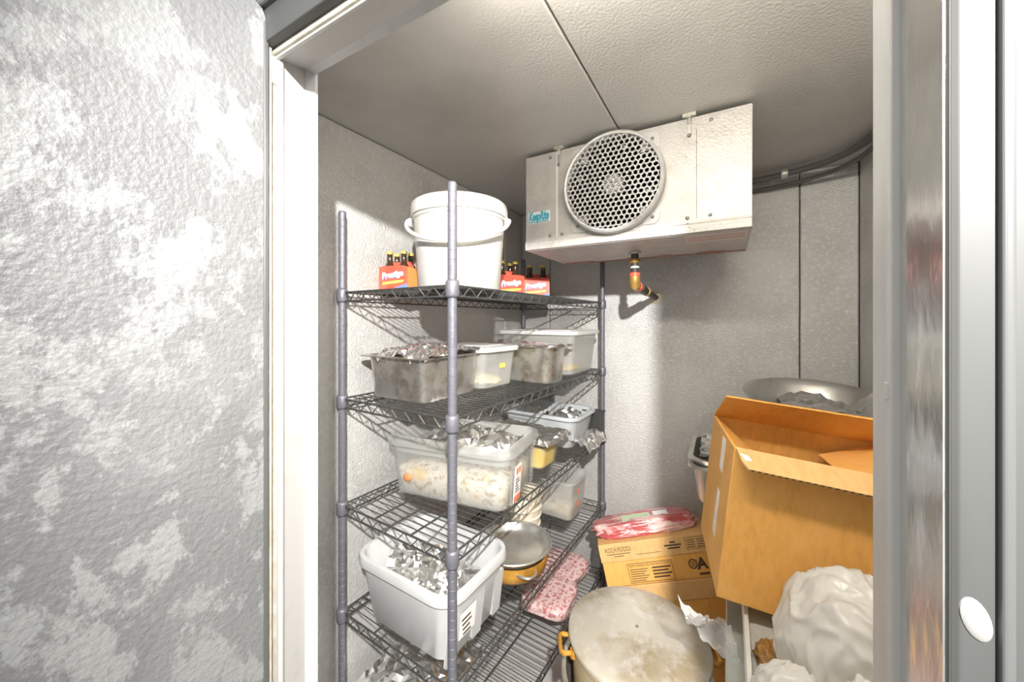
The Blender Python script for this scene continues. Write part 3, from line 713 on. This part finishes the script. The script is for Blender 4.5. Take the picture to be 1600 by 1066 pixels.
tag(crumple_sheet(16, 22, fs3, .010, 32, 14).build('foil_scrap', 'foil_dull', None, loc=(-.615, 1.78, SZ[2]+.012), rot=(0, 0, R(-4))), 'scrap of crumpled foil hanging over the third tier edge by the far post', 'foil')

# tier 4
w4 = thing('white_tub', 'open white plastic tub full of foil packets on the fourth tier', 'tub', (-.848, .938, SZ[3]), R(-2))
tub_mesh(.425, .325, .212, .86, .055, .005, .012, .028).build('tub', 'white_plastic', w4, smooth=True)
for y0 in (-.115, .0, .105):
    MB().prism([(y0-.020, .012), (y0+.020, .012), (y0+.024, .150), (y0-.024, .150)], 'x', .170, .178).build('side_rib', 'white_plastic', w4, bevel=.002, rot=(0, R(6.5), 0), loc=(.0, 0, .014))
sp = MB().box((.184, -.095, .065), (.1865, -.025, .140)).build('sticker', 'label_paper', w4, rot=(0, R(6.5), 0), loc=(-.002, 0, .016))
for k in range(4): MB().box((.1865, -.09+.004*k, .118-.016*k), (.187, -.05+.006*(k % 2), .124-.016*k)).build('print_line', 'ink', sp)
rnd = random.Random(5)
fp0 = None
for i, (x, y, zz) in enumerate([(-.12, .05, .10), (-.05, .06, .11), (.03, .05, .11), (.10, .06, .10), (-.12, -.04, .10), (-.05, -.03, .12), (.03, -.03, .125), (.10, -.03, .11), (-.02, -.08, .11), (.07, -.085, .105), (-.09, -.08, .10), (.12, .0, .12), (0, .015, .145), (-.15, .0, .12)]):
    me = blob(60+i, rnd.uniform(.050, .068), rnd.uniform(.040, .052), rnd.uniform(.038, .050), 3, .40, 2.2, False, .40, .8)
    for v_ in me.vertices:
        v_.co.x = min(max(v_.co.x + x, -.172), .172) - x; v_.co.y = min(max(v_.co.y + y, -.124), .124) - y; v_.co.z = max(v_.co.z, .012 - zz)
    p = Vector((-.848, .938, SZ[3])) + Matrix.Rotation(R(-2), 3, 'Z') @ Vector((x, y, zz+.006))
    tag(link('foil_packet', me, 'foil', None, False, loc=p, rot=(0, 0, R(-2))), 'crumpled foil packet in the white tub', 'foil packet', 'foil packets in the white tub')
gp = thing('gold_pot', 'shallow amber coloured pot with a side handle under a steel bowl', 'pot', (-.73, 1.262, SZ[3]))
MB().lathe([(0, .002), (.085, .002), (.105, .006), (.130, .030), (.137, .060), (.137, .078), (.133, .078), (.132, .06), (.125, .032), (.10, .010), (0, .008)], 40).build('pot_body', 'gold_pot', gp, smooth=True)
for ang in (-38, 142):
    a = R(ang); hpts = []
    for k in range(9):
        t = k/8; b = a + (t-.5)*.55; rr = .137 + .032*math.sin(t*PI)
        hpts.append((math.cos(b)*rr, math.sin(b)*rr, .064 + .004*math.sin(t*PI)))
    MB().tube(hpts, .0048, 8).build('handle', 'steel', gp, smooth=True)
tag(MB().lathe([(0, .020), (.110, .022), (.128, .036), (.138, .056), (.150, .060), (.152, .063), (.150, .066), (.137, .062), (.126, .040), (.108, .026), (0, .024)], 48).build('steel_bowl', 'steel', None, smooth=True, loc=(-.73, 1.262, SZ[3]+.042)), 'round shiny steel bowl resting in the amber pot', 'bowl')
ct = thing('cream_tub', 'round cream plastic tub behind the steel bowl on the fourth tier', 'tub', (-.83, 1.515, SZ[3]))
MB().lathe([(0, .002), (.078, .002), (.080, .004), (.092, .165), (.097, .167), (.097, .178), (.090, .178), (.078, .008), (0, .006)], 32).build('tub', 'cream_tub', ct, smooth=True)
for zz in (.04, .08, .12): MB().lathe([(.083+zz*.07, zz-.004), (.0865+zz*.07, zz), (.083+zz*.07, zz+.004)], 32).build('ridge', 'cream_tub', ct, smooth=True)
f4 = thing('clear_food_box', 'open translucent container with pale food at the far end of the fourth tier', 'container', (-.765, 1.775, SZ[3]), R(-3))
tub_mesh(.275, .225, .190, .90, .03, .003, .010, .014).build('tub', 'milky', f4, smooth=True)
for k in range(2): MB().box((.1215, -.03, .06+.06*k), (.1235, -.01, .085+.06*k)).build('mark', 'label_red', f4, rot=(0, R(2), 0))
tag(link('food_remains', MB().loft([(.20, .155, .006, .03), (.215, .17, .07, .03), (.12, .10, .085, .03)]).mesh('f'), 'food_pale', None, True, loc=(-.765, 1.775, SZ[3]), rot=(0, 0, R(-3))), 'pale food in the bottom of the far fourth tier container', 'food', kind='stuff')

# tier 5
ft = thing('foil_tray', 'big tray wrapped in crinkled foil on the lowest tier', 'tray', (-.945, .985, SZ[4]), R(-3))
tub_mesh(.28, .36, .095, .84, .04, .002, .012, .01).build('tray', 'foil_dull', ft, smooth=True)
def fs5(u, v): return (-.142+.284*u, -.182+.364*v, .095 + .035*math.sin(u*PI)*math.sin(v*PI))
crumple_sheet(18, 22, fs5, .010, 20, 17).build('foil_top', 'foil', ft)
for i, (x, y, a) in enumerate(((-.735, 1.62, 4), (-.76, 1.83, -8))):
    o = link('meat_pack', blob(80+i, .115, .125, .030, 4, .05, 1.6, True, .03, .5, 5), 'meat_pale', None, True, loc=(x, y, SZ[4]), rot=(0, 0, R(a)))
    tag(o, ('flat pale pink wrapped meat pack on the lowest tier, nearer the amber pot', 'flat pale pink wrapped meat pack on the lowest tier, nearer the back wall')[i], 'meat pack', 'meat packs on the lowest tier')

# ------------------------------------------------------------------ cartons by the back wall
KM = Matrix.Rotation(R(20.5), 3, 'Z') @ Matrix.Rotation(R(-12.9), 3, 'Y') @ Matrix.Rotation(R(-12.0), 3, 'X')
KO = Vector((-.497, 1.604, H0-.994))
KW, KD, KH = .47, .25, .166
def carton(name, label, off, printed):
    t = thing(name, label, 'carton')
    t.location = KO + KM @ Vector((0, 0, off)); t.rotation_euler = KM.to_euler()
    MB().box((.004, .004, -KH), (KW-.004, KD-.004, -.004)).build('base', 'card', t, bevel=.002)
    lid = MB().box((0, 0, -.072), (KW, KD, 0)).build('lid', 'card_pale', t, bevel=.0025)
    MB().tube([(.20+.028*math.cos(a), .06+.012*math.sin(a), .0005) for a in [2*PI*k/16 for k in range(17)]], .0012, 5).build('hand_hole', 'ink', lid)
    if not printed: return t
    text_on_front('lettering', 'KOCH FOODS', .026, .026, -.0006, -.034, 'ink', lid, width=.108, bold=.0)
    y0, y1 = -.0006, .0003
    def bar(x0, z0, x1, z1, par): MB().box((x0, y0, z0), (x1, y1, z1)).build('print_line', 'ink', par)
    bar(.030, -.043, .130, -.0405, lid); bar(.060, -.052, .102, -.0495, lid); bar(.155, -.052, .255, -.0505, lid)
    for k, (a, b) in enumerate(((.300, .322), (.275, .345), (.287, .338))): bar(a, -.024-.011*k, b, -.018-.011*k, lid)
    def frame(x0, z0, x1, z1, par, w=.0016):
        f = MB().box((x0, y0, z0), (x1, y1, z0+w)).box((x0, y0, z1-w), (x1, y1, z1)).box((x0, y0, z0), (x0+w, y1, z1)).box((x1-w, y0, z0), (x1, y1, z1)).build('print_box', 'ink', par)
        return f
    frame(.362, -.056, .455, -.010, lid)
    for k in range(4): bar(.368, -.022-.009*k, .40, -.019-.009*k, lid); bar(.408, -.022-.009*k, .450-.012*(k % 2), -.019-.009*k, lid)
    bs = t.children[0]
    y0, y1 = .0034, .0043
    frame(.105, -.160, .290, -.086, bs, .002)
    text_on_front('lettering', 'SAFE HANDLING INSTRUCTIONS', .011, .112, .0034, -.099, 'ink', bs, width=.170)
    for k in range(6): bar(.112, -.111-.0085*k, .188-.008*(k % 3), -.1085-.0085*k, bs)
    for k in range(4): bar(.205, -.112-.012*k, .282-.012*(k % 2), -.106-.012*k, bs)
    MB().lathe([(.019, .0034), (.019, .0043), (.0145, .0043), (.0145, .0034)], 24, 'y', (.372, 0, -.112), closed=True).build('mark_ring', 'ink', bs)
    for k in range(3): bar(.361, -.121+.0075*k, .384, -.118+.0075*k, bs)
    text_on_front('lettering', 'A', .058, .388, .0034, -.132, 'ink', bs, width=.046, bold=.0025)
    bar(.388, -.155, .428, -.147, bs)
    return t
carton('printed_carton', 'tilted brown carton printed with dark lettering under the red meat pack', 0, True)
carton('plain_carton', 'brown carton directly below the printed carton', -KH-.002, False)
tag(MB().box((-.26, -.14, 0), (.20, .13, .075)).build('flat_carton', 'card', None, bevel=.004, loc=(-.20, 1.74, .0), rot=(0, 0, R(20))), 'low brown carton on the floor at the bottom of the carton stack', 'carton')
mp = thing('meat_pack', 'red meat pack in clear wrap lying on the printed carton', 'meat pack')
mp.location = KO + KM @ Vector((.215, .145, .0)); mp.rotation_euler = (KM @ Matrix.Rotation(R(2), 3, 'Z')).to_euler()
link('meat', blob(91, .225, .100, .036, 5, .12, 2.2, True, .07, .6, 3.6), 'meat', mp, True)
for (nm, x0, x1, mm) in (('label', -.09, .04, 'label_green'), ('price_label', .055, .12, 'label_paper')):
    MB().box((x0, -.045, .0655), (x1, .012, .0675)).build(nm, mm, mp, rot=(R(8), 0, 0), loc=(0, -.010, .0))

# ------------------------------------------------------------------ pots on the floor
PX, PY = -.234, 1.136
lp = thing('lower_stock_pot', 'wide grey aluminium pot on the floor under the lidded pot', 'pot', (PX, PY, 0))
MB().lathe([(0, .003), (.185, .003), (.2, .012), (.212, .43), (.220, .436), (.222, .442), (.218, .447), (.208, .444), (.196, .02), (0, .01)], 56).build('pot_body', 'alu_grey', lp, smooth=True)
for ang in (30.2, 210.2):
    a = R(ang)
    MB().tube([(math.cos(a+t*.32)*(.214+.035*math.cos(t*PI/2)**.5 if abs(t) < 1 else .212), math.sin(a+t*.32)*(.214+.035*math.cos(t*PI/2)**.5 if abs(t) < 1 else .212), .36) for t in (-1, -.95, -.6, 0, .6, .95, 1)], .007, 8).build('handle', 'alu_grey', lp, smooth=True)
up = thing('lidded_stock_pot', 'gold stained aluminium pot with loop handles nested in the lower pot', 'pot', (PX, PY, .235))
MB().lathe([(0, .0), (.165, .0), (.180, .012), (.188, .30), (.195, .305), (.196, .312), (.190, .316), (.183, .312), (.176, .02), (0, .008)], 56).build('pot_body', 'alu_pot', up, smooth=True)
for ang in (207, 24):
    a = R(ang); hp = []
    for t in (-1, -.97, -.75, 0, .75, .97, 1):
        rr = .190 if abs(t) == 1 else (.220 if abs(t) > .9 else .226)
        hp.append((math.cos(a+t*.16)*rr, math.sin(a+t*.16)*rr, .288))
    MB().tube(hp, .0065, 8).build('handle', 'gold_pot', up, smooth=True)
    for t in (-1, 1): MB().lathe([(.010, -.012), (.010, .012)], 8).build('handle_lug', 'gold_pot', up, loc=(math.cos(a+t*.16)*.192, math.sin(a+t*.16)*.192, .288))
ld = thing('pot_lid', 'large dull aluminium lid on the gold stained pot', 'lid', (PX, PY, .235+.3165))
MB().lathe([(.184, .0), (.198, .0), (.2005, .004), (.198, .010), (.186, .016), (.150, .024), (.09, .030), (.03, .033), (.014, .0325), (0, .031), (0, .027), (.09, .024), (.184, .006)], 64).build('dome', 'alu_lid', ld, smooth=True)
MB().lathe([(0, .0335), (.004, .0335), (.0055, .031)], 10).build('rivet', 'screw', ld)

# ------------------------------------------------------------------ grey bin with the open box and bags
BX0, BX1, BY0, BY1, BZ = .030, .462, .60, 1.46, H0 - .715
gb_ = thing('grey_bin', 'tall grey plastic bin with a raised pale rim below the open carton', 'bin', ((BX0+BX1)/2, (BY0+BY1)/2, 0))
bw, bd = BX1-BX0, BY1-BY0
MB().loft([(bw+.02, bd-.02, 0, .03, -.018, 0), (bw+.036, bd-.01, .03, .03, -.018, 0), (bw+.036, bd-.008, BZ-.052, .03, -.018, 0), (bw+.030, bd-.012, BZ-.046, .03, -.018, 0)]).build('bin_body', 'bin_side', gb_, smooth=True)
MB().loft([(bw-.008, bd-.008, BZ-.05, .03), (bw-.008, bd-.008, BZ, .03)]).build('bin_lid', 'bin_lid', gb_, smooth=True)
MB().loft([(bw, bd, BZ-.06, .032), (bw, bd, BZ+.018, .032), (bw-.004, bd-.004, BZ+.022, .03), (bw-.020, bd-.020, BZ+.022, .024), (bw-.024, bd-.024, BZ+.016, .022), (bw-.024, bd-.024, BZ-.004, .022)], caps=False).build('rim', 'bin_rim', gb_, smooth=True)
tag(link('crumb_heap', blob(101, .026, .042, .020, 4, .3, 4, True, .25), 'crumbs', None, True, loc=(.076, .935, BZ)), 'brown crumb heap on the grey bin beside the white bag', 'food', kind='stuff')

BM = Matrix.Rotation(R(9.0), 3, 'Z') @ Matrix.Rotation(R(6.0), 3, 'Y') @ Matrix.Rotation(R(-.4), 3, 'X')
BO = Vector((.012, 1.019, H0 - .301))
BW, BD, BH, BT = .41, .331, .36, .005
bx = thing('open_carton', 'large plain brown carton with open flaps leaning on the grey bin', 'carton')
bx.location = BO; bx.rotation_euler = BM.to_euler()
MB().box((0, 0, -BH), (BW, BT, 0)).build('front_wall', 'card', bx, bevel=.0012)
MB().box((0, BD-BT, -BH), (BW, BD, 0)).build('back_wall', 'card', bx, bevel=.0012)
MB().box((0, BT, -BH), (BT, BD-BT, 0)).build('left_wall', 'card', bx, bevel=.0012)
MB().box((BW-BT, BT, -BH), (BW, BD-BT, 0)).build('right_wall', 'card', bx, bevel=.0012)
MB().box((BT, BT, -BH), (BW-BT, BD-BT, -BH+BT)).build('bottom', 'card', bx)
# far flap stands up, near flap bends outwards, end flaps sag into the box
MB().prism([(0, 0), (BW, 0), (BW-.004, .155), (.006, .155)], 'y', -.0025, .0025).build('far_flap', 'card', bx, bevel=.0008, loc=(0, BD-.002, 0), rot=(R(56), 0, 0))
nf = MB().prism([(0.004, 0), (BW, 0), (BW, .060), (.022, .060), (.012, .040)], 'y', -.0025, .0025).build('near_flap', 'card_pale', bx, bevel=.0006, loc=(0, .002, 0), rot=(R(118), 0, 0))
fl = MB()
for k in range(46):
    x = .026 + k*.0125
    if x < BW-.004: fl.prism([(x, -.0021), (x+.0062, -.0021), (x+.0082, .0018), (x+.0020, .0018)], 'z', .0588, .0606)
fl.build('flutes', 'card_flute', nf)
MB().prism([(BT, 0), (BD-BT, 0), (BD-.03, .15), (.03, .15)], 'x', -.0025, .0025).build('left_flap', 'card', bx, loc=(.003, 0, 0), rot=(0, R(128), 0))
MB().prism([(BT, 0), (BD-BT, 0), (BD-.03, .15), (.03, .15)], 'x', -.0025, .0025).build('right_flap', 'card', bx, loc=(BW-.003, 0, 0), rot=(0, R(-112), 0))
MB().box((-.0008, .10, -.10), (.0002, .145, -.012)).build('tape', 'tape', bx)
MB().box((-.0008, .10, -.27), (.0002, .135, -.15)).build('tape', 'tape', bx)
MB().prism([(.010, .018), (.026, .022), (.032, .036), (.018, .038)], 'y', .0022, .0045).build('tape_scrap', 'tape_white', nf)

# plastic bags
def bag_mesh(seed, rx, ry, rz_):
    me = blob(seed, rx, ry, rz_, 6, .14, 1.5, True, .0, .3)
    off = Vector((seed*.37, seed*.11, seed*.23))
    for v in me.vertices:
        d = Vector((v.co.x/rx, v.co.y/ry, v.co.z/rz_ - .72))
        sw = d + Vector((noise.noise(d*2+off), noise.noise(d*2-off), noise.noise(d*2+off*2)))*.35
        q = Vector((sw.x*2.0 + sw.z*.9, sw.y*2.0, sw.z*.7 - sw.x*.5)) + off
        r1 = 1 - abs(noise.noise(q))*2; r2 = 1 - abs(noise.noise(q*2.6 + off))*2; r3 = 1 - abs(noise.noise(q*6 - off))*2
        k = .045*max(r1, 0)**3 + .010*max(r2, 0)**3 - .012
        n_ = d.normalized() if d.length > 1e-6 else d
        f_ = 1.0 if v.co.z > .003 else 0.0
        v.co += Vector((n_.x*rx, n_.y*ry, n_.z*rz_))*k*f_*1.6
    return me
def bag(label, loc, rx, ry, rz_, seed, knot=None):
    t = thing('plastic_bag', label, 'bag', loc)
    link('bag_body', bag_mesh(seed, rx, ry, rz_), 'bag', t, True)
    if knot:
        for k in range(knot[3]):
            a = R(-100 + k*38 + seed); L_ = knot[4]*(0.8 + .4*((k*7) % 5)/5)
            c = Vector(knot[:3]); tip = c + Vector((math.cos(a)*L_, math.sin(a)*L_*.35 - .012, math.sin(a)*L_*.8))
            MB().tube([c, c.lerp(tip, .4) + Vector((0, -.006, .004)), tip], [.010, .0075, .0022], 7).build('fold', 'bag', t, smooth=True)
    return t
bag('big white translucent plastic bag in front of the open carton', (.192, .890, BZ), .110, .106, .146, 111)
bag('small white bag with a red mark below the big bag', (.088, .758, BZ), .058, .058, .082, 121)
sb = bpy.data.objects['plastic_bag.001']
MB().prism([(-.012, .0), (.010, -.006), (.014, .004), (-.004, .010)], 'y', -.001, .001).build('red_mark', 'label_red', sb, loc=(-.004, -.046, .100), rot=(R(-40), 0, 0))
bag('small plain white bag at the lower right beside the door frame', (.182, .742, BZ), .05, .05, .10, 131)

def fsf(u, v):
    a = -.095 + .13*u; w = .6 + .6*u
    return rt*(a + .02*v) - fw*(.02*math.sin(u*5 + v*3)) + Vector((0, 0, .085 - .075*u - .095*v*w))
tag(crumple_sheet(18, 14, fsf, .009, 34, 19).build('plastic_film', 'film', None, loc=(-.018, .955, BZ+.005)), 'crumpled clear plastic film hanging between the carton and the lidded pot', 'plastic film')

# ------------------------------------------------------------------ stack behind the open carton
tag(MB().box((.035, 1.54, 0), (.44, 2.06, .36)).build('support_carton', 'card', None, bevel=.004), 'brown carton on the floor behind the open carton', 'carton')
tag(MB().box((.035, 1.55, .361), (.43, 2.05, .762)).build('support_carton', 'card_pale', None, bevel=.004), 'pale carton under the stacked steel pans', 'carton')
hotel_pan('steel_food_pan', 'lower of two nested steel pans behind the left of the open carton', .56, .36, .150, (.135, 1.80, .764), R(2), 'steel')
hotel_pan('steel_food_pan', 'upper of two nested steel pans behind the left of the open carton', .56, .36, .150, (.137, 1.80, .764+.030), R(1), 'steel')
foil_cover('foil_cover', 'foil over the stacked steel pans behind the open carton', .50, .33, (.14, 1.80), R(1), .764+.188, 51, .006, .008, 'foil', 24, 18, over=-.01)
wb_ = thing('wash_basin', 'large shallow steel basin standing behind the open carton', 'basin', (.262, 1.70, H0-.445), rot=(R(7), R(2), 0))
MB().lathe([(0, .0), (.13, .0), (.150, .008), (.198, .150), (.222, .172), (.226, .176), (.222, .180), (.196, .160), (.146, .012), (0, .005)], 64).build('bowl', 'steel', wb_, smooth=True)
ped = tag(MB().loft([(.30, .30, 0, .03), (.30, .30, .06, .03)]).build('covered_dish', 'foil_dull', None, loc=(.262, 1.72, .9555)), 'low foil wrapped dish under the steel basin', 'dish')
def fsb(u, v):
    return (-.10+.30*u, -.20+.34*v, .155 + .02*math.sin(u*7) - .03*(1-u) + max(0, u-.75)*.12)
tag(crumple_sheet(20, 20, fsb, .012, 22, 23).build('foil_sheet', 'foil_dull', None, loc=(.272, 1.70, H0-.455+.015)), 'crumpled foil sheet covering the right of the steel basin', 'foil')
